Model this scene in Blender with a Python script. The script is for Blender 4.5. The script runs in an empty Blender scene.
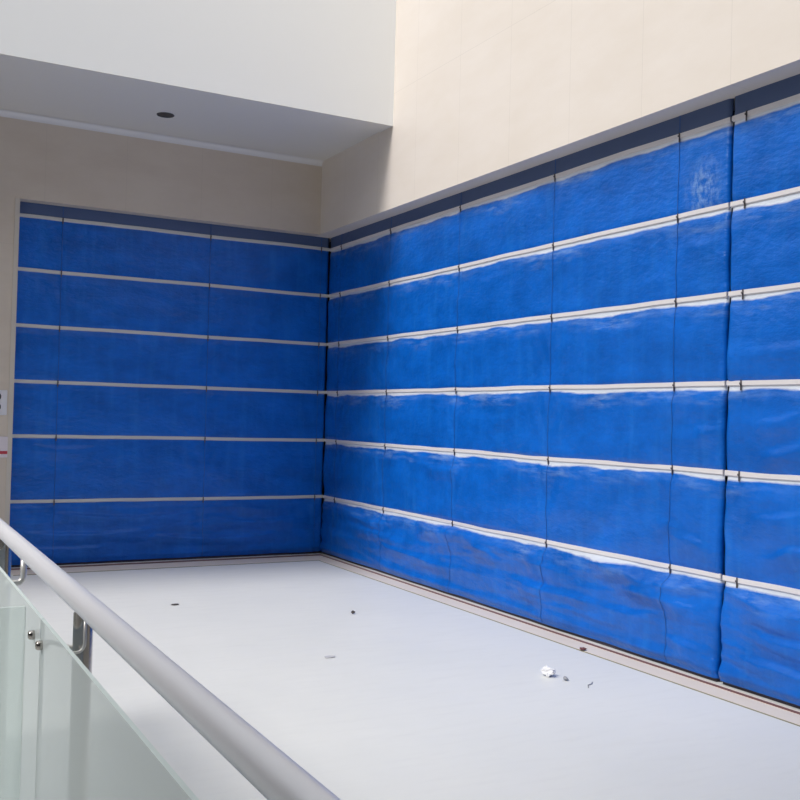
import bpy, bmesh, math, random
from mathutils import Vector, Matrix, noise
random.seed(7)
sc = bpy.context.scene
C = sc.collection
PI = math.pi

# ------------------------------------------------------------------ helpers
def obj(name, bm, mat=None, parent=None, smooth=False):
    me = bpy.data.meshes.new(name)
    bm.normal_update()
    bm.to_mesh(me); bm.free()
    if mat:
        for m in (mat if isinstance(mat, (list, tuple)) else [mat]): me.materials.append(m)
    if smooth:
        for p in me.polygons: p.use_smooth = True
    o = bpy.data.objects.new(name, me)
    C.objects.link(o)
    if parent: o.parent = parent
    return o

def tag(o, label, cat, group=None):
    o['label'] = label; o['category'] = cat
    if group: o['group'] = group
    return o

def thing(name, label, cat, loc=(0, 0, 0), group=None):
    o = bpy.data.objects.new(name, None)
    o.empty_display_size = 0.1
    C.objects.link(o); o.location = loc
    return tag(o, label, cat, group)

def struct(name, bm, mat, **k):
    o = obj(name, bm, mat, **k); o['kind'] = 'structure'
    return o

def box(bm, x0, x1, y0, y1, z0, z1, mi=0):
    vs = [bm.verts.new(p) for p in ((x0,y0,z0),(x1,y0,z0),(x1,y1,z0),(x0,y1,z0),(x0,y0,z1),(x1,y0,z1),(x1,y1,z1),(x0,y1,z1))]
    for f in ((0,3,2,1),(4,5,6,7),(0,1,5,4),(1,2,6,5),(2,3,7,6),(3,0,4,7)):
        fc = bm.faces.new([vs[i] for i in f]); fc.material_index = mi
    return vs

def tube(bm, pts, r, n=16, caps=True):
    pts = [Vector(p) for p in pts]
    rings = []
    up = None
    for i, p in enumerate(pts):
        t = (pts[min(i+1, len(pts)-1)] - pts[max(i-1, 0)]).normalized()
        if up is None:
            up = t.orthogonal().normalized()
        up = (up - t*up.dot(t)).normalized()
        sd = t.cross(up)
        rr = r[i] if isinstance(r, (list, tuple)) else r
        rings.append([bm.verts.new(p + (up*math.cos(2*PI*k/n) + sd*math.sin(2*PI*k/n))*rr) for k in range(n)])
    for a, b in zip(rings, rings[1:]):
        for k in range(n):
            bm.faces.new((a[k], a[(k+1) % n], b[(k+1) % n], b[k]))
    if caps:
        bm.faces.new(rings[0][::-1]); bm.faces.new(rings[-1])

# ------------------------------------------------------------------ materials
def mat(name, col, rough=0.5, metal=0.0, spec=0.5):
    m = bpy.data.materials.new(name); m.use_nodes = True
    b = m.node_tree.nodes['Principled BSDF']
    b.inputs['Base Color'].default_value = (*col, 1)
    b.inputs['Roughness'].default_value = rough
    b.inputs['Metallic'].default_value = metal
    b.inputs['Specular IOR Level'].default_value = spec
    return m
def N(m, t, **k):
    n = m.node_tree.nodes.new(t)
    for a, v in k.items(): setattr(n, a, v)
    return n
def L(m, a, b): m.node_tree.links.new(a, b)
def math_n(m, op, a, b=None, c=None, clamp=False):
    n = N(m, 'ShaderNodeMath', operation=op); n.use_clamp = clamp
    for i, v in enumerate((a, b, c)):
        if v is None: continue
        if isinstance(v, (int, float)): n.inputs[i].default_value = v
        else: L(m, v, n.inputs[i])
    return n.outputs[0]
def mapped(m, src, scale, loc=(0, 0, 0)):
    tc = N(m, 'ShaderNodeTexCoord'); mp = N(m, 'ShaderNodeMapping')
    mp.inputs['Scale'].default_value = scale; mp.inputs['Location'].default_value = loc
    L(m, tc.outputs[src], mp.inputs['Vector'])
    return mp.outputs['Vector']
def noise_n(m, vec, scale, detail=3, rough=0.5):
    n = N(m, 'ShaderNodeTexNoise'); n.inputs['Scale'].default_value = scale
    n.inputs['Detail'].default_value = detail; n.inputs['Roughness'].default_value = rough
    L(m, vec, n.inputs['Vector']); return n.outputs['Fac']
def mix_c(m, fac, a, b):
    n = N(m, 'ShaderNodeMix', data_type='RGBA')
    if isinstance(fac, (int, float)): n.inputs[0].default_value = fac
    else: L(m, fac, n.inputs[0])
    for i, v in ((6, a), (7, b)):
        if isinstance(v, tuple): n.inputs[i].default_value = (*v, 1)
        else: L(m, v, n.inputs[i])
    return n.outputs[2]
def maprange(m, v, a, b, c=0.0, d=1.0):
    n = N(m, 'ShaderNodeMapRange')
    L(m, v, n.inputs[0])
    for i, x in enumerate((a, b, c, d)): n.inputs[i+1].default_value = x
    return n.outputs[0]

def fabric_mat(name, band):
    """blue satin silicone cloth; UV: x = metres along, y = metres below the batten"""
    m = mat(name, (0.012, 0.13, 0.62), 0.36, 0, 0.2)
    b = m.node_tree.nodes['Principled BSDF']
    b.inputs['Specular Tint'].default_value = (0.55, 0.8, 1.0, 1)
    b.inputs['Coat Weight'].default_value = 0.5; b.inputs['Coat IOR'].default_value = 1.5; b.inputs['Coat Roughness'].default_value = 0.25
    uv = mapped(m, 'UV', (1, 1, 1))
    sep = N(m, 'ShaderNodeSeparateXYZ'); L(m, uv, sep.inputs[0])
    wash = noise_n(m, mapped(m, 'UV', (1.0, 1.6, 1)), 2.3, 6, 0.68)
    streak = noise_n(m, mapped(m, 'Object', (9, 9, 0.8)), 1.3, 3, 0.6)
    c = mix_c(m, maprange(m, wash, 0.35, 0.65), (0.001, 0.095, 0.45), (0.003, 0.140, 0.64))
    c = mix_c(m, maprange(m, streak, 0.5, 0.75, 0, 0.30), c, (0.02, 0.20, 0.68))
    # pale silvery band just beneath each batten, ragged lower edge, local paler patches
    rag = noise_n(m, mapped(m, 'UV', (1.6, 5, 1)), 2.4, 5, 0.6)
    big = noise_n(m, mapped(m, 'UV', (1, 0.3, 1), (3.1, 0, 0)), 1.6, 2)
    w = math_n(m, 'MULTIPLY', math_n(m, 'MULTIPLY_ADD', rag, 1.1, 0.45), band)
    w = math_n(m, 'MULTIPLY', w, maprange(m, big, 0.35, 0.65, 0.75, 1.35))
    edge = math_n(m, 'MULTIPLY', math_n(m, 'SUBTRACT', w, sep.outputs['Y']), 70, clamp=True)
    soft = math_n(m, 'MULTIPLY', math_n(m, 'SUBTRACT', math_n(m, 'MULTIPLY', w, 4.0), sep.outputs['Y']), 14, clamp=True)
    pale_patch = maprange(m, noise_n(m, mapped(m, 'UV', (1.6, 9, 1), (7, 2, 0)), 2.2, 5, 0.7), 0.44, 0.66, 0, 0.38)
    soft = math_n(m, 'MULTIPLY', soft, pale_patch)
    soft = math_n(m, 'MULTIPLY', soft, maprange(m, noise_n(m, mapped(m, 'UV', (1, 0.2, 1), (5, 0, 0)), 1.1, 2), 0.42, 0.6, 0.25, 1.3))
    # one chalky smudge high up beside the vertical joint
    vd = N(m, 'ShaderNodeVectorMath', operation='DISTANCE'); mp = mapped(m, 'UV', (1.0, 0.75, 1)); L(m, mp, vd.inputs[0])
    vd.inputs[1].default_value = (5.86 + 3 + 20, 0.40*0.75, 0)
    sm_ = math_n(m, 'MULTIPLY', maprange(m, vd.outputs['Value'], 0.02, 0.20, 1, 0), maprange(m, noise_n(m, mapped(m, 'UV', (9, 5, 1)), 2.5, 5, 0.7), 0.42, 0.62, 0, 0.65))
    soft = math_n(m, 'MAXIMUM', soft, sm_)
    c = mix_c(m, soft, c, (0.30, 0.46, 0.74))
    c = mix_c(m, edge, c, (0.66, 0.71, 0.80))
    L(m, c, b.inputs['Base Color'])
    r = maprange(m, wash, 0.3, 0.7, 0.34, 0.44)
    L(m, r, b.inputs['Roughness'])
    bn = noise_n(m, mapped(m, 'UV', (5, 9, 1)), 3.0, 4, 0.6)
    bp = N(m, 'ShaderNodeBump'); bp.inputs['Strength'].default_value = 0.4; bp.inputs['Distance'].default_value = 0.02
    L(m, bn, bp.inputs['Height']); L(m, bp.outputs[0], b.inputs['Normal']); L(m, bp.outputs[0], b.inputs['Coat Normal'])
    return m
M_FAB = fabric_mat('blue_fabric_pale_band', 0.034)  # cloth with the wider pale band under the battens
M_FABL = fabric_mat('blue_fabric', 0.008)
M_HEAD = mat('shaded_head_fabric', (0.075, 0.12, 0.25), 0.55)  # bulkhead shadow on the blue cloth, put into a slate colour
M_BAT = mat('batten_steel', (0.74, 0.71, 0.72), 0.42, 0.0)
M_BATL = mat('batten_steel_shaded', (0.62, 0.62, 0.60), 0.5, 0.0)  # left copy of the batten steel, darkened for the shade there
M_THREAD = mat('seam_thread', (0.010, 0.10, 0.40), 0.6)
M_BOLT = mat('dark_bolt', (0.11, 0.10, 0.11), 0.5, 0.4)
M_RAILD = mat('bottom_bar_dark', (0.06, 0.05, 0.07), 0.5, 0.3)

def stone(name, col, col2, tile=(0.9, 0.6), strength=0.12, axis='x'):
    m = mat(name, col, 0.42)
    b = m.node_tree.nodes['Principled BSDF']
    tc = N(m, 'ShaderNodeTexCoord'); sp = N(m, 'ShaderNodeSeparateXYZ'); L(m, tc.outputs['Object'], sp.inputs[0])
    cb = N(m, 'ShaderNodeCombineXYZ')
    L(m, sp.outputs['X' if axis == 'x' else 'Y'], cb.inputs[0]); L(m, sp.outputs['Z'], cb.inputs[1])
    br = N(m, 'ShaderNodeTexBrick'); br.offset = 0.0
    br.inputs['Scale'].default_value = 1; br.inputs['Brick Width'].default_value = tile[0]; br.inputs['Row Height'].default_value = tile[1]
    br.inputs['Mortar Size'].default_value = 0.0022; br.inputs['Mortar Smooth'].default_value = 0.2
    L(m, cb.outputs[0], br.inputs['Vector'])
    n = noise_n(m, mapped(m, 'Object', (1, 1, 2.5)), 1.6, 5, 0.6)
    c = mix_c(m, maprange(m, n, 0.35, 0.65), col, col2)
    f = math_n(m, 'MULTIPLY', br.outputs['Fac'], strength)
    L(m, mix_c(m, f, c, tuple(v*0.45 for v in col)), b.inputs['Base Color'])
    return m
M_BEIGE_L = stone('beige_stone_left_shaded', (0.64, 0.555, 0.465), (0.68, 0.60, 0.51), (0.8, 1.6), 0.15, 'x')  # same stone as the right wall, soffit shade put into its darker colour
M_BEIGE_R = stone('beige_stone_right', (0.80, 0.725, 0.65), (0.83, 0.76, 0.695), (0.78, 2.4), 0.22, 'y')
M_WHITE = mat('white_plaster', (0.95, 0.965, 0.97), 0.7)
M_SOFFIT = mat('grey_painted_soffit', (0.73, 0.71, 0.68), 0.8)
M_COVE = mat('white_cove', (0.78, 0.77, 0.78), 0.6)
M_DIM = mat('dark_unseen_wall', (0.12, 0.12, 0.125), 0.6)  # for added unseen walls, kept dark to cut bounce onto the left curtain
M_BACK = mat('raw_backing', (0.10, 0.10, 0.11), 0.9)
M_PEACH = stone('peach_border_stone', (0.80, 0.70, 0.58), (0.84, 0.75, 0.64), (0.8, 0.8), 0.0, 'x')
M_BROWN = mat('brown_guide_strip', (0.20, 0.09, 0.07), 0.5)
M_JOINT = mat('olive_joint', (0.25, 0.23, 0.15), 0.7)

def floor_mat():
    m = mat('pale_floor', (0.78, 0.79, 0.81), 0.45, 0, 0.4)
    b = m.node_tree.nodes['Principled BSDF']
    n = noise_n(m, mapped(m, 'Object', (1, 1, 1)), 0.9, 5, 0.6)
    c = mix_c(m, maprange(m, n, 0.3, 0.7), (0.745, 0.755, 0.74), (0.785, 0.79, 0.77))
    n2 = noise_n(m, mapped(m, 'Object', (2, 9, 1)), 1.4, 4, 0.65)
    c = mix_c(m, maprange(m, n2, 0.52, 0.75, 0, 0.22), c, (0.66, 0.66, 0.68))
    L(m, c, b.inputs['Base Color'])
    L(m, maprange(m, n2, 0.3, 0.7, 0.38, 0.55), b.inputs['Roughness'])
    return m
M_FLOOR = floor_mat()
def steel(name, col, rough):
    m = mat(name, col, rough, 1.0)
    b = m.node_tree.nodes['Principled BSDF']
    L(m, maprange(m, noise_n(m, mapped(m, 'Object', (3, 3, 30)), 4, 3), 0.3, 0.7, rough*0.8, rough*1.25), b.inputs['Roughness'])
    return m
M_RAIL = mat('satin_grey_handrail', (0.86, 0.87, 0.93), 0.40, 0.2)
M_STEEL = steel('polished_steel', (0.50, 0.47, 0.44), 0.16)
M_BRACKET = mat('pale_steel_rod', (0.72, 0.71, 0.68), 0.3, 0.5)
def glass(name, milk):
    m = bpy.data.materials.new(name); m.use_nodes = True
    nt = m.node_tree; nt.nodes.clear()
    out = N(m, 'ShaderNodeOutputMaterial'); tr = N(m, 'ShaderNodeBsdfTransparent'); tr.inputs[0].default_value = (0.965, 0.99, 0.98, 1)
    if not milk:
        L(m, tr.outputs[0], out.inputs[0]); return m
    gl = N(m, 'ShaderNodeBsdfGlossy'); gl.inputs['Roughness'].default_value = 0.12
    df = N(m, 'ShaderNodeBsdfDiffuse'); df.inputs[0].default_value = (0.70, 0.77, 0.78, 1)
    m1 = N(m, 'ShaderNodeMixShader'); m1.inputs[0].default_value = milk
    L(m, tr.outputs[0], m1.inputs[1]); L(m, df.outputs[0], m1.inputs[2])
    m2 = N(m, 'ShaderNodeMixShader'); m2.inputs[0].default_value = 0.07
    L(m, m1.outputs[0], m2.inputs[1]); L(m, gl.outputs[0], m2.inputs[2])
    L(m, m2.outputs[0], out.inputs[0])
    return m
M_CLEAR = glass('clear_glass_back', 0)
M_THIN = glass('faintly_milky_glass', 0.12)
M_GLASS = glass('milky_glass', 0.74)
M_GEDGE = mat('glass_edge_green', (0.80, 0.90, 0.87), 0.25)
M_GSEAL = mat('grey_glass_gasket', (0.03, 0.035, 0.035), 0.6)

# ------------------------------------------------------------------ setting
XL = -3.43                                   # left end of the opening in the left wall
HEAD = 3.655                                 # underside of the bulkheads
SOF = 4.49
bm = bmesh.new(); box(bm, -13, 0.35, -16, 0.35, -0.25, 0.0); struct('floor', bm, M_FLOOR)

bm = bmesh.new()
box(bm, -13, XL - 0.045, -0.15, 0.35, 0, SOF)                # pier
box(bm, XL - 0.045, -0.2, -0.15, 0.35, HEAD, SOF)            # bulkhead
box(bm, XL - 0.045, 0.15, 0.20, 0.35, 0, HEAD, 1)            # backing behind the curtain
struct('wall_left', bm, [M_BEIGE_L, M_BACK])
bm = bmesh.new(); box(bm, XL - 0.045, XL, -0.156, 0.20, 0, HEAD)
struct('trim_1', bm, mat('pale_corner_trim', (0.62, 0.57, 0.50), 0.5))

bm = bmesh.new()
box(bm, -0.2, 0.35, -16, 0.35, HEAD, 8)
box(bm, 0.20, 0.35, -9.3, 0.35, 0, HEAD, 1)
box(bm, -0.2, 0.35, -16, -9.3, 0, HEAD)
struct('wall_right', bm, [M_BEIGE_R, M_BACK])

bm = bmesh.new(); box(bm, -13, -0.2, -1.87, -1.60, SOF - 0.01, 8); struct('wall_front', bm, [M_WHITE])
bm = bmesh.new(); box(bm, -13, -0.2, -1.60, 0.35, SOF, 4.75); box(bm, -13, -0.2, -1.872, -1.60, SOF-0.012, SOF-0.0101); struct('ceiling', bm, M_SOFFIT)
bm = bmesh.new(); box(bm, -13, 0.35, -16, -9.5, 8, 8.3); struct('ceiling_light_block', bm, M_SOFFIT)  # unseen roof added to cut sky light on the left curtain
bm = bmesh.new(); box(bm, -13.3, -13, -16, 0.35, 0, 8); struct('wall_side_unseen', bm, M_DIM)  # unseen wall added to keep horizon light off the left curtain
bm = bmesh.new(); box(bm, -13, 0.35, -16.3, -16, 0, 8); struct('wall_back_unseen', bm, M_DIM)  # likewise unseen, added behind the camera to darken the left side

# small cove moulding where the soffit meets the left wall
bm = bmesh.new()
prof = []
R = 0.055
for i in range(9):
    a = PI/2*i/8
    prof.append((-0.15 - R + R*math.sin(a), SOF - R + R*math.cos(a)))
prof = [(-0.15 - R - 0.012, SOF)] + [(-0.15 - R*(1-math.sin(PI/2*i/8)), SOF - R*(1-math.cos(PI/2*i/8))) for i in range(9)] + [(-0.149, SOF - R), (-0.149, SOF)]
a = [bm.verts.new((-12.9, y, z)) for y, z in prof]; b_ = [bm.verts.new((-0.2, y, z)) for y, z in prof]
n = len(prof)
for i in range(n): bm.faces.new((a[i], a[(i+1) % n], b_[(i+1) % n], b_[i]))
bm.faces.new(a[::-1]); bm.faces.new(b_)
bmesh.ops.recalc_face_normals(bm, faces=bm.faces)
struct('trim_2', bm, M_COVE)

# floor border that follows both curtains: brown guide strip, stone band, fine joint
def strip(name, d0, d1, z1, m, z0=0.0):
    bm = bmesh.new()
    # L-shaped, mitred at the corner; d = distance in front of the curtain planes
    fr = (d0, d1)
    LX, LY = XL, -9.3
    ox = 0.30 if name != 'x' else 0
    # left run: along x, in front of y=0 ; right run along y, in front of x=0
    k = 1.9 if d1 > 0.12 else 1.6            # the band is wider along the left curtain
    dl0, dl1 = d0*k, d1*k
    pts = [(LX, -dl0), (-d0, -dl0), (-d0, LY), (-d1, LY), (-d1, -dl1), (LX, -dl1)]
    lo = [bm.verts.new((x, y, z0)) for x, y in pts]; hi = [bm.verts.new((x, y, z1)) for x, y in pts]
    for q in ((0, 1, 4, 5), (1, 2, 3, 4)):
        bm.faces.new([hi[i] for i in q]); bm.faces.new([lo[i] for i in q][::-1])
    for i in range(6): bm.faces.new((lo[i], lo[(i+1) % 6], hi[(i+1) % 6], hi[i]))
    bmesh.ops.recalc_face_normals(bm, faces=bm.faces)
    return struct(name, bm, m)
strip('trim_3', 0.060, 0.085, 0.006, M_PEACH)
strip('trim_4', 0.085, 0.112, 0.008, M_BROWN)
strip('trim_5', 0.112, 0.272, 0.004, M_PEACH)
strip('trim_6', 0.272, 0.284, 0.0025, M_JOINT)

# ------------------------------------------------------------------ fire curtains
ZS = [3.70, 3.506, 2.965, 2.403, 1.846, 1.292, 0.640, 0.024]
AMP = [0.004, 0.009, 0.011, 0.013, 0.014, 0.015, 0.018]
def sm(a, b, x):
    t = min(1, max(0, (x-a)/(b-a))); return t*t*(3-2*t)
def nz(x, y, s): return noise.noise(Vector((x, y, s)))
def ridge(x, y, s):
    return 1 - min(1, abs(nz(x, y, s))*2.6)

def sag(s, seams, r, seed):
    """the battens dip a few millimetres between the seams"""
    return 0.006*nz(s*1.1, r*3.7, seed) + 0.003*nz(s*3.0, r*1.7, seed + 4)

FOLDS = {}
def fold(seed, pts, amp, up=0.026, dn=0.085):
    if amp >= 0.03: up, dn, amp = 0.042, 0.10, amp*1.15      # the deepest swags
    FOLDS.setdefault(seed, []).append((pts, amp, up, dn))
def folds_at(s, z, seed, zlo, zhi):
    """long slack swags: a crest line (s, z) with a steep upper and a soft lower flank"""
    tot = 0
    big = 1.35
    for pts, amp, up, dn in FOLDS.get(seed, ()):
        if s <= pts[0][0] or s >= pts[-1][0] or not zlo < pts[-1][1] < zhi: continue
        for (sa, za), (sb, zb) in zip(pts, pts[1:]):
            if sa <= s <= sb: break
        k = sm(sa, sb, s); zc = za + (zb-za)*k + 0.008*nz(s*5, za*9, seed)
        L_ = pts[-1][0] - pts[0][0]
        e = min(s - pts[0][0], pts[-1][0] - s)
        w = up if z > zc else dn
        tot += big*amp*math.exp(-((z-zc)/w)**2)*sm(0, min(0.35, L_*0.5), e)
    return tot
# folds seen on the long right-hand curtain
for pts, amp in (
    ([(4.70, 0.61), (4.93, 0.60), (5.19, 0.585), (5.45, 0.521), (5.68, 0.525), (6.07, 0.585)], 0.040),
    ([(5.05, 0.43), (5.45, 0.445), (5.82, 0.418), (6.07, 0.412)], 0.030),
    ([(2.20, 0.575), (3.02, 0.575), (3.50, 0.55), (3.94, 0.523), (4.40, 0.545)], 0.034),
    ([(3.20, 0.52), (3.45, 0.49), (3.75, 0.415)], 0.026),
    ([(3.75, 0.31), (4.20, 0.292), (4.53, 0.292), (5.05, 0.268)], 0.026),
    ([(3.95, 0.475), (4.25, 0.465), (4.75, 0.44)], 0.024),
    ([(0.35, 0.60), (0.70, 0.58), (1.13, 0.52), (1.70, 0.49)], 0.032),
    ([(0.10, 0.30), (0.40, 0.29), (0.95, 0.262)], 0.022),
    ([(0.60, 0.42), (1.30, 0.40), (2.10, 0.36)], 0.022),
    ([(4.85, 0.25), (5.20, 0.28), (5.75, 0.345)], 0.018),
    ([(1.40, 0.30), (2.00, 0.27), (2.90, 0.24)], 0.022),
    ([(5.55, 0.19), (5.90, 0.175), (6.07, 0.185)], 0.024),
    ([(4.00, 0.18), (4.40, 0.18), (4.80, 0.19)], 0.016),
    ([(5.60, 0.87), (5.80, 0.854), (6.05, 0.81)], 0.018),
    ([(5.45, 0.94), (5.62, 0.931), (5.80, 0.905)], 0.012),
    ([(2.20, 1.165), (2.60, 1.128), (2.80, 1.125), (3.15, 1.165)], 0.018),
    ([(0.90, 1.20), (1.40, 1.17), (2.00, 1.20)], 0.014),
    ([(5.80, 1.55), (5.95, 1.56), (6.06, 1.58)], 0.014),
    ([(5.40, 1.75), (5.75, 1.73), (6.05, 1.76)], 0.010),
    ([(3.10, 1.62), (3.45, 1.60), (3.90, 1.63)], 0.009),
    ([(4.60, 2.30), (5.00, 2.26), (5.40, 2.28)], 0.008),
    ([(5.65, 2.80), (5.85, 2.76), (6.05, 2.78)], 0.009),
    ([(3.00, 2.84), (3.40, 2.80), (3.90, 2.85)], 0.007)):
    fold(3.0, pts, amp)
for pts, amp in (
    ([(6.10, 0.59), (6.20, 0.566), (6.31, 0.526), (6.50, 0.50), (6.9, 0.53)], 0.038),
    ([(6.10, 0.22), (6.40, 0.19), (6.90, 0.16)], 0.026),
    ([(6.20, 0.38), (6.60, 0.34), (7.20, 0.33)], 0.024),
    ([(6.30, 0.79), (6.45, 0.815), (6.63, 0.88), (6.9, 0.90)], 0.020),
    ([(6.20, 1.02), (6.40, 1.045), (6.80, 1.11)], 0.018),
    ([(6.30, 1.40), (6.48, 1.435), (6.75, 1.51)], 0.022),
    ([(6.20, 1.60), (6.45, 1.62), (6.80, 1.70)], 0.016),
    ([(6.15, 2.02), (6.50, 2.05), (6.90, 2.08)], 0.012)):
    fold(17.0, pts, amp)
for pts, amp in (
    ([(0.1, 0.42), (0.8, 0.39), (1.5, 0.43)], 0.026), ([(0.5, 0.25), (1.2, 0.22), (2.1, 0.26)], 0.026),
    ([(1.5, 0.50), (2.2, 0.46), (3.1, 0.52)], 0.028), ([(1.9, 0.34), (2.6, 0.30), (3.4, 0.33)], 0.026),
    ([(0.2, 0.55), (0.7, 0.53), (1.2, 0.56)], 0.020), ([(2.3, 0.18), (2.9, 0.16), (3.4, 0.17)], 0.020),
    ([(2.5, 1.20), (2.9, 1.17), (3.3, 1.21)], 0.012)):
    fold(29.0, pts, amp)

def bulge(s, z, r, seed, ends, seams, gain):
    z1, z0 = ZS[r], ZS[r+1]
    t = (z1 - z)/(z1 - z0)
    A = AMP[r]*gain
    env = sm(0, 0.14, t)*sm(0, 0.10, 1-t)
    d = A*env*(0.9 + 0.5*math.sin(PI*t))
    d += A*1.1*env*nz(s*0.9, z*3.2, seed + r*7.3)
    d += A*0.55*env*nz(s*3.1 + 2*t, z*7.0, seed + 3 + r*5.1)
    # short creases hanging from the batten bolts
    for sx in seams:
        u = s - sx
        if abs(u) < 0.6:
            d += A*0.35*env*math.exp(-(u/0.28)**2)*math.sin(abs(u)*38 + t*9 + r)*(1-t)
            d -= A*0.12*env*math.exp(-(u/0.05)**2)
    d += folds_at(s, z, seed, z0, z1)*sm(0, 0.07, t)*sm(0, 0.06, 1-t)
    if r == 6:
        q = z + 0.05*math.sin(s*2.3 + seed)
        d += 0.006*gain*env*ridge(s*0.6, q*9.0, seed + 47)
        d += 0.008*gain*env*nz(s*1.6, z*13, seed + 53)
        # pooled foot: kicks out near the floor and tucks back under
        foot = sm(0.78, 0.95, t)
        d += 0.034*gain*foot*(0.75 + 0.6*nz(s*1.7, 0, seed + 61))
    # the cloth turns back at both ends
    for e in ends:
        u = abs(s - e)
        if u < 0.025:
            k = (1 - u/0.025)**2
            d = d*(1-k) - 0.016*k + (0.02*nz(z*9, r, seed+70)*(1-u/0.025) if r >= 5 else 0)
    return max(d, -0.06)

def make_curtain(name, label, s0, s1, P, seams, fab, bat, ends, seed, gain, amp_scale=1.0, ds=0.02, bolts=True):
    """P(s, d, z) -> point. Every row of cloth, batten, seam and bolt is a part."""
    root = thing(name, label, 'fire curtain', P((s0+s1)/2, 0, 0), 'blue fire curtains')
    org = Vector(root.location)
    def Q(s, d, z): return Vector(P(s, d, z)) - org
    ns = int(round((s1-s0)/ds))
    for r in range(7):
        z1, z0 = ZS[r], ZS[r+1]
        H = z1 - z0
        zz = [0, 0.006, 0.012, 0.02, 0.028, 0.037, 0.047]
        k = int((H-0.06)/(0.008 if r == 6 else 0.010 if r == 5 else 0.016))
        zz += [0.06 + (H-0.06)*i/k for i in range(k+1)]
        bm = bmesh.new(); uvl = bm.loops.layers.uv.new('UVMap')
        grid = []; info = {}
        for i in range(ns+1):
            s = s0 + (s1-s0)*i/ns
            col = []
            for h in zz:
                z = z1 - h
                sg1 = sag(s, seams, r, seed) if r > 0 else 0
                sg0 = sag(s, seams, r+1, seed) if r < 6 else (0.006*nz(s*2.5, 0, seed+80))
                t = h/H
                zc = z + sg1*(1-t) + sg0*t
                if r == 6: zc = max(zc, 0.004)
                v = bm.verts.new(Q(s, 0.004 + bulge(s, z, r, seed, ends, seams, gain), zc))
                info[v] = (s, h); col.append(v)
            grid.append(col)
        for i in range(ns):
            for j in range(len(zz)-1):
                f = bm.faces.new((grid[i][j], grid[i][j+1], grid[i+1][j+1], grid[i+1][j]))
                for lp in f.loops:
                    u, h = info[lp.vert]
                    lp[uvl].uv = (u + seed + r*20, h + (0.5 if r == 0 else 0))
        bmesh.ops.recalc_face_normals(bm, faces=bm.faces)
        o = obj('head_panel' if r == 0 else 'fabric_panel', bm, M_HEAD if r == 0 else fab, root, True)
        if r == 0: o['label'] = 'head strip tucked under the bulkhead, its shade painted slate grey'
        md = o.modifiers.new('thick', 'SOLIDIFY'); md.thickness = 0.003; md.offset = 0
    # battens: steel strip with a folded lip
    for r in range(1, 7):
        bm = bmesh.new()
        prof = [(0.002, 0.030), (0.010, 0.032), (0.016, 0.030), (0.016, 0.003), (0.011, 0.000), (0.009, -0.004), (0.002, -0.004)]
        rows = []
        nb = int((s1-s0)/0.06)
        off = 0.002
        for i in range(nb+1):
            s = s0 + off + (s1-s0-2*off)*i/nb
            sg = sag(s, seams, r, seed)
            rows.append([bm.verts.new(Q(s, d, ZS[r] + dz + sg)) for d, dz in prof])
        n = len(prof)
        for a, b in zip(rows, rows[1:]):
            for k in range(n): bm.faces.new((a[k], a[(k+1) % n], b[(k+1) % n], b[k]))
        bm.faces.new(rows[0]); bm.faces.new(rows[-1])
        bmesh.ops.recalc_face_normals(bm, faces=bm.faces)
        obj('batten', bm, bat, root)
        for sx in seams:
            if not bolts: break
            bm = bmesh.new()
            sg = sag(sx, seams, r, seed)
            # clip plate with a round bolt head
            z = ZS[r] + sg
            p = [Q(sx + a*0.006, d, z + c) for a in (-1, 1) for d in (0.014, 0.021) for c in (-0.030, 0.036)]
            vs = [bm.verts.new(q) for q in p]
            for f in ((0, 1, 3, 2), (4, 6, 7, 5), (0, 2, 6, 4), (1, 5, 7, 3), (2, 3, 7, 6), (0, 4, 5, 1)): bm.faces.new([vs[i] for i in f])
            bmesh.ops.bevel(bm, geom=bm.edges[:], offset=0.003, segments=2, affect='EDGES')
            tube(bm, [Q(sx, 0.020, z+0.012), Q(sx, 0.027, z+0.012), Q(sx, 0.029, z+0.012)], [0.008, 0.007, 0.004], 10)
            bmesh.ops.recalc_face_normals(bm, faces=bm.faces)
            obj('bolt_clip', bm, M_BOLT, root)
    # stitched lap seams run the full height
    for sx in seams:
        if sx == 6.20: continue
        bm = bmesh.new()
        for r in range(0, 7):
            z1, z0 = ZS[r], ZS[r+1]
            n = 26; ra = []
            for j in range(n+1):
                t = j/n; z = z1 + (z0-z1)*t
                sg = (sag(sx, seams, r, seed) if r else 0)*(1-t) + (sag(sx, seams, r+1, seed) if r < 6 else 0)*t
                w = 0.0024
                ra.append([bm.verts.new(Q(sx + a, 0.0085 + bulge(sx + a, z, r, seed, ends, seams, gain) + b, max(z + sg, 0.006))) for a, b in ((-w, 0), (-w*0.6, 0.002), (w*0.6, 0.002), (w, 0))])
            for a, b in zip(ra, ra[1:]):
                for k in range(3): bm.faces.new((a[k], a[k+1], b[k+1], b[k]))
        bmesh.ops.recalc_face_normals(bm, faces=bm.faces)
        o = obj('seam', bm, M_THREAD, root)
        md = o.modifiers.new('thick', 'SOLIDIFY'); md.thickness = 0.002; md.offset = -1
    # weighted foot bar
    bm = bmesh.new()
    rows = []
    for s in (s0+0.02, s1-0.02):
        rows.append([bm.verts.new(Q(s, d, z)) for d, z in ((-0.02, 0.001), (0.012, 0.001), (0.012, 0.022), (0.006, 0.03), (-0.02, 0.03))])
    for k in range(5): bm.faces.new((rows[0][k], rows[0][(k+1) % 5], rows[1][(k+1) % 5], rows[1][k]))
    bm.faces.new(rows[0]); bm.faces.new(rows[1]); bmesh.ops.recalc_face_normals(bm, faces=bm.faces)
    obj('foot_bar', bm, M_RAILD, root)
    return root

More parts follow.
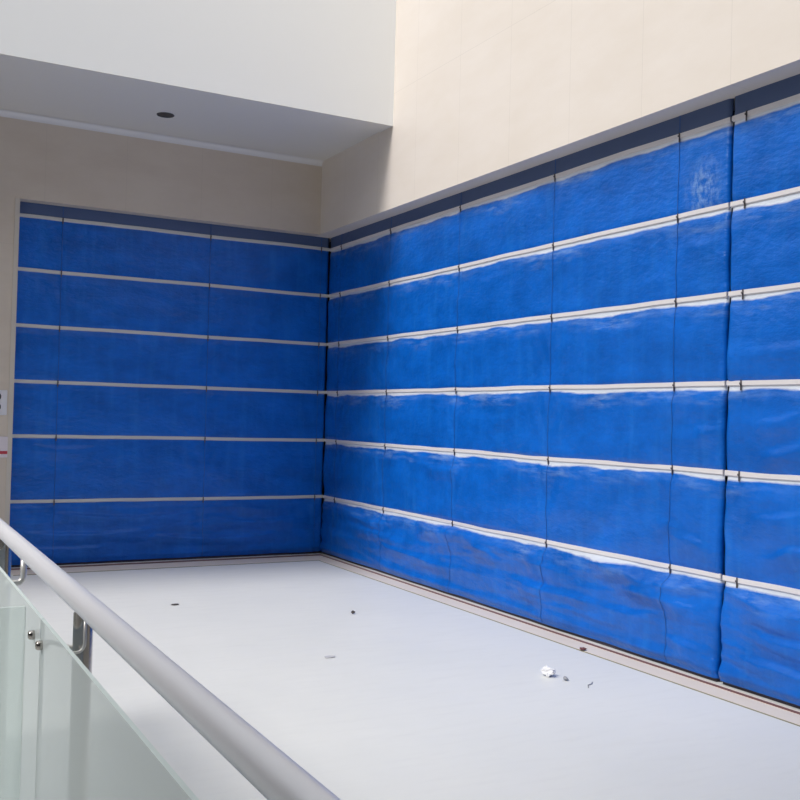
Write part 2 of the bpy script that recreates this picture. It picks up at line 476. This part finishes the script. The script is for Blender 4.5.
PR = lambda s, d, z: (-d, -s, z)
PL = lambda s, d, z: (-s, -d, z)
make_curtain('fire_curtain', 'long bright blue fire curtain on the right, from corner to dark vertical joint',
             0.014, 6.069, PR, [0.34, 1.53, 2.883, 4.28, 5.63], M_FAB, M_BAT, [0.014, 6.069], 3.0, 1.0)
make_curtain('fire_curtain', 'blue fire curtain beyond the dark vertical joint at the right edge of the photo',
             6.081, 9.25, PR, [6.20, 7.6], M_FAB, M_BAT, [6.081], 17.0, 1.1)
make_curtain('fire_curtain', 'darker blue fire curtain under the grey soffit, closing the left wall opening',
             0.014, 3.425, PL, [0.12, 1.44, 2.995], M_FABL, M_BATL, [0.014], 29.0, 0.75)

# ------------------------------------------------------------------ railing
RX, RZ = -4.23, 1.10
root = thing('glass_railing', 'glass railing with a thick grey tubular handrail at lower left', 'railing', (RX, -8, 0))
o0 = Vector((RX, -8, 0))
def rel(p): return Vector(p) - o0
bm = bmesh.new()
tube(bm, [rel((RX, -11.8, RZ)), rel((RX, -11.79, RZ)), rel((RX, -5.4, RZ)), rel((RX, -5.39, RZ))], [0.024, 0.030, 0.030, 0.024], 40)
obj('handrail', bm, M_RAIL, root, True)['label'] = 'thick round satin grey handrail'
GX = -4.30
def shape_post(y):
    bm = bmesh.new()
    tube(bm, [rel((RX, y, 0.0)), rel((RX, y, 0.012))], 0.055, 28)
    tube(bm, [rel((RX, y, 0.012)), rel((RX, y, RZ - 0.024))], 0.025, 28)
    o = obj('post', bm, M_STEEL, root, True)
    o['label'] = 'round polished steel post'
    md = o.modifiers.new('e', 'EDGE_SPLIT'); md.split_angle = 0.7
    # arm that carries the glass clamps
    bm = bmesh.new()
    tube(bm, [rel((RX-0.022, y+0.01, 0.985)), rel((GX+0.03, y+0.05, 0.985)), rel((GX+0.016, y+0.185, 0.967))], 0.006, 10)
    obj('clamp_arm', bm, M_BRACKET, root, True)
    for dy in (0.15, 0.285):
        bm = bmesh.new()
        yy = y + dy
        tube(bm, [rel((GX+0.012, yy, 0.967)), rel((GX-0.012, yy, 0.967)), rel((GX-0.019, yy, 0.967)), rel((GX-0.022, yy, 0.967))], [0.012, 0.013, 0.012, 0.008], 20)
        obj('bolt', bm, M_STEEL, root, True)
POSTS = [-11.06, -9.49, -7.92, -6.35]
for y in POSTS: shape_post(y)
def bracket(y, r, dx, zb, xg):
    pts = [(RX + dx, y, RZ - 0.025)]
    R_ = 0.022
    pts.append((RX + dx, y, zb + R_))
    for i in range(1, 8):
        a = PI/2*i/8
        pts.append((RX + dx - R_*(1-math.cos(a)), y, zb + R_*(1-math.sin(a))))
    pts.append((RX + dx - R_, y, zb)); pts.append((xg, y, zb))
    bm = bmesh.new(); tube(bm, [rel(p) for p in pts], r, 12)
    o = obj('rail_bracket', bm, M_BRACKET, root, True); o['label'] = 'curved pale steel bracket under the handrail'
bracket(-7.965, 0.004, -0.004, 0.985, RX-0.045)
bracket(-6.86, 0.011, 0.000, 0.985, GX + 0.006)
bracket(-9.535, 0.004, -0.004, 0.985, RX-0.045)
# panes (each a pane with a bright polished edge)
GT = 1.03
for i, (ya, yb) in enumerate([(-11.6, -9.309), (-9.305, -7.739), (-7.735, -6.167), (-6.163, -5.45)]):
    bm = bmesh.new()
    vs = box(bm, GX-0.005-RX, GX+0.005-RX, ya+8, yb+8, 0.05, GT)
    for f in bm.faces:
        c = f.calc_center_median()
        if f.normal.length == 0: f.normal_update()
        f.normal_update()
        if abs(f.normal.x) < 0.5: f.material_index = 1
        elif f.calc_center_median().x > GX - RX: f.material_index = 2
    o = obj('glass_pane', bm, [M_GLASS, M_GEDGE, M_CLEAR], root)
    if i < 3:
        bm = bmesh.new(); box(bm, GX-0.0045-RX, GX+0.0045-RX, yb+8+0.0003, yb+8+0.0037, 0.05, GT-0.002)
        obj('gasket', bm, M_GSEAL, root)
bm = bmesh.new(); box(bm, GX-0.02-RX, GX+0.02-RX, -11.6+8, -5.45+8, 0.0, 0.06)
obj('base_channel', bm, M_STEEL, root)

# return pane turning off the railing
bm = bmesh.new(); box(bm, -5.65-RX, -4.306-RX, -7.465+8, -7.455+8, 0.05, 1.015)
for f in bm.faces:
    f.normal_update()
    if abs(f.normal.y) < 0.5: f.material_index = 1
    elif f.calc_center_median().y > 0.54: f.material_index = 2
o = obj('glass_pane', bm, [M_THIN, M_GEDGE, M_CLEAR], root); o['label'] = 'return pane of glass turning off to the left'
bm = bmesh.new(); box(bm, -5.65-RX, -4.325-RX, -7.48+8, -7.44+8, 0.0, 0.06); obj('base_channel', bm, M_STEEL, root)

# ------------------------------------------------------------------ ceiling light, signs
t = thing('recessed_downlight', 'small dark round recessed downlight in the grey soffit', 'light', (-2.22, -0.93, SOF))
bm = bmesh.new()
n = 32
r0 = [bm.verts.new((0.085*math.cos(2*PI*k/n), 0.085*math.sin(2*PI*k/n), 0.0)) for k in range(n)]
r1 = [bm.verts.new((0.083*math.cos(2*PI*k/n), 0.083*math.sin(2*PI*k/n), -0.006)) for k in range(n)]
r2 = [bm.verts.new((0.072*math.cos(2*PI*k/n), 0.072*math.sin(2*PI*k/n), -0.006)) for k in range(n)]
r3 = [bm.verts.new((0.068*math.cos(2*PI*k/n), 0.068*math.sin(2*PI*k/n), -0.001)) for k in range(n)]
for a, b in ((r0, r1), (r1, r2), (r2, r3)):
    for k in range(n): bm.faces.new((a[k], a[(k+1) % n], b[(k+1) % n], b[k]))
bmesh.ops.recalc_face_normals(bm, faces=bm.faces)
obj('rim', bm, mat('dark_rim', (0.06, 0.06, 0.065), 0.5), t)
bm = bmesh.new()
r3 = [bm.verts.new((0.070*math.cos(2*PI*k/n), 0.070*math.sin(2*PI*k/n), -0.0015)) for k in range(n)]
bm.faces.new(r3)
obj('lens', bm, mat('dark_lens', (0.01, 0.01, 0.012), 0.35), t)

M_SIGN = mat('white_sign_face', (0.72, 0.72, 0.76), 0.4)
s1 = thing('notice_sign', 'white notice with a dark curved mark on the beige pier, above the red-barred one', 'sign', (-3.665, -0.15, 1.64))
bm = bmesh.new(); box(bm, -0.19, 0.176, -0.008, 0, -0.125, 0.12)
bmesh.ops.bevel(bm, geom=bm.edges[:], offset=0.003, segments=2, affect='EDGES'); obj('board', bm, M_SIGN, s1)
bm = bmesh.new()
for cz in (0.055, -0.045):
    inner, outer = 0.018, 0.036
    a = []; 
    for k in range(13):
        th = -PI/2*1.1 + PI*1.1*k/12
        a.append((bm.verts.new((0.085+inner*math.cos(th), -0.0095, cz+inner*1.2*math.sin(th))), bm.verts.new((0.085+outer*math.cos(th), -0.0095, cz+outer*1.1*math.sin(th)))))
    for p, q in zip(a, a[1:]): bm.faces.new((p[0], p[1], q[1], q[0]))
bmesh.ops.solidify(bm, geom=bm.faces[:], thickness=0.001)
o = obj('printed_mark', bm, mat('dark_ink', (0.06, 0.09, 0.09), 0.6), s1); o['label'] = 'dark green-grey curved printed mark'
s2 = thing('notice_sign', 'white sign with a red bar on the beige pier beside the left curtain', 'sign', (-3.66, -0.15, 1.20))
bm = bmesh.new(); box(bm, -0.19, 0.192, -0.008, 0, -0.10, 0.105)
bmesh.ops.bevel(bm, geom=bm.edges[:], offset=0.003, segments=2, affect='EDGES'); obj('board', bm, mat('pinkish_white_sign', (0.74, 0.68, 0.72), 0.4), s2)
bm = bmesh.new(); box(bm, -0.15, 0.188, -0.0095, -0.0075, -0.066, -0.036)
o = obj('red_bar', bm, mat('red_print', (0.50, 0.045, 0.07), 0.5), s2); o['label'] = 'red bar across the white sign'

# ------------------------------------------------------------------ litter on the floor
def crumple(name, label, cat, loc, size, flat, m, seed, sub=3):
    bm = bmesh.new(); bmesh.ops.create_icosphere(bm, subdivisions=sub, radius=1)
    for v in bm.verts:
        p = v.co.copy()
        k = 1 + 0.55*noise.noise(p*1.7 + Vector((seed, 0, 0))) - 0.35*abs(noise.noise(p*3.7 + Vector((0, seed, 0))))
        v.co = Vector((p.x*size[0]*k, p.y*size[1]*k, p.z*size[2]*k))
    mz = min(v.co.z for v in bm.verts)
    for v in bm.verts: v.co.z = v.co.z - mz
    o = obj(name, bm, m, None, False); o.location = loc
    return tag(o, label, cat)
M_PAPER = mat('white_paper', (0.85, 0.85, 0.88), 0.6)
M_DIRT = mat('dark_scrap', (0.07, 0.06, 0.06), 0.8)
M_GREYP = mat('grey_scrap', (0.32, 0.33, 0.36), 0.7)
crumple('crumpled_paper', 'crumpled white paper scrap on the floor near the right bottom edge', 'paper', (-0.91, -5.52, 0), (0.038, 0.045, 0.030), 1, M_PAPER, 1.3)
crumple('debris_chip', 'small dark grey chip beside the crumpled white paper', 'debris', (-0.875, -5.645, 0), (0.016, 0.02, 0.012), 1, M_GREYP, 4.4, 2)
crumple('debris_chip', 'dark reddish chip lying on the stone border by the right curtain', 'debris', (-0.262, -5.055, 0.004), (0.024, 0.028, 0.010), 1, mat('red_chip', (0.14, 0.05, 0.05), 0.8), 2.1, 2)
crumple('debris_chip', 'dark flat scrap on the floor in front of the left curtain', 'debris', (-2.42, -2.46, 0), (0.038, 0.022, 0.005), 1, M_DIRT, 6.1, 2)
crumple('debris_chip', 'tiny dark speck in the middle of the pale floor', 'debris', (-1.207, -3.322, 0), (0.016, 0.018, 0.014), 1, M_DIRT, 8.1, 2)
crumple('paper_scrap', 'flat greyish paper scrap at the centre of the floor', 'paper', (-1.98, -4.56, 0), (0.045, 0.03, 0.006), 1, mat('grey_paper', (0.5, 0.5, 0.53), 0.7), 9.7, 2)
bm = bmesh.new(); tube(bm, [(-0.055, -0.06, 0.003), (-0.02, -0.015, 0.004), (0.02, 0.0, 0.003), (0.05, 0.03, 0.003)], 0.003, 8)
o = obj('wire_scrap', bm, M_GREYP, None, True); o.location = (-0.80, -5.78, 0); tag(o, 'thin grey wire scrap on the floor right of the crumpled paper', 'wire')

# ------------------------------------------------------------------ light: overcast sky and soft sun through the open atrium roof
w = bpy.data.worlds.new('sky'); sc.world = w; w.use_nodes = True
bg = w.node_tree.nodes['Background']; bg.inputs[0].default_value = (0.97, 0.975, 0.98, 1); bg.inputs[1].default_value = 0.98
sd = bpy.data.lights.new('sun', 'SUN'); so = bpy.data.objects.new('sun', sd); C.objects.link(so)
sd.energy = 2.35; sd.angle = math.radians(18); sd.color = (1.0, 0.97, 0.94)
so.rotation_euler = Vector((0.68, 0.13, -0.72)).to_track_quat('-Z', 'Y').to_euler(); so.location = (-6, -6, 10)

# ------------------------------------------------------------------ camera
f, ya, pi, ro = 993.619, 0.497076, 0.016917, 0.0262632
F = Vector((math.cos(pi)*math.sin(ya), math.cos(pi)*math.cos(ya), math.sin(pi)))
Rv = Vector((math.cos(ya), -math.sin(ya), 0)); U = Rv.cross(F)
c, s = math.cos(ro), math.sin(ro)
X = Rv*c + U*s*1.0; Y = U*c - Rv*s
# image right axis: +u' = c*u - s*v  (image turned clockwise)
cam = bpy.data.cameras.new('camera'); co = bpy.data.objects.new('camera', cam); C.objects.link(co)
cam.sensor_width = 36; cam.lens = f*36/800; cam.clip_start = 0.05
co.matrix_world = Matrix(((X.x, Y.x, -F.x, -4.75003582), (X.y, Y.y, -F.y, -10.55219804), (X.z, Y.z, -F.z, 1.6), (0, 0, 0, 1)))
sc.camera = co
sc.view_settings.view_transform = 'Standard'; sc.view_settings.look = 'None'
sc.view_settings.gamma = 1; sc.view_settings.use_curve_mapping = False
sc.view_settings.exposure = 0.15
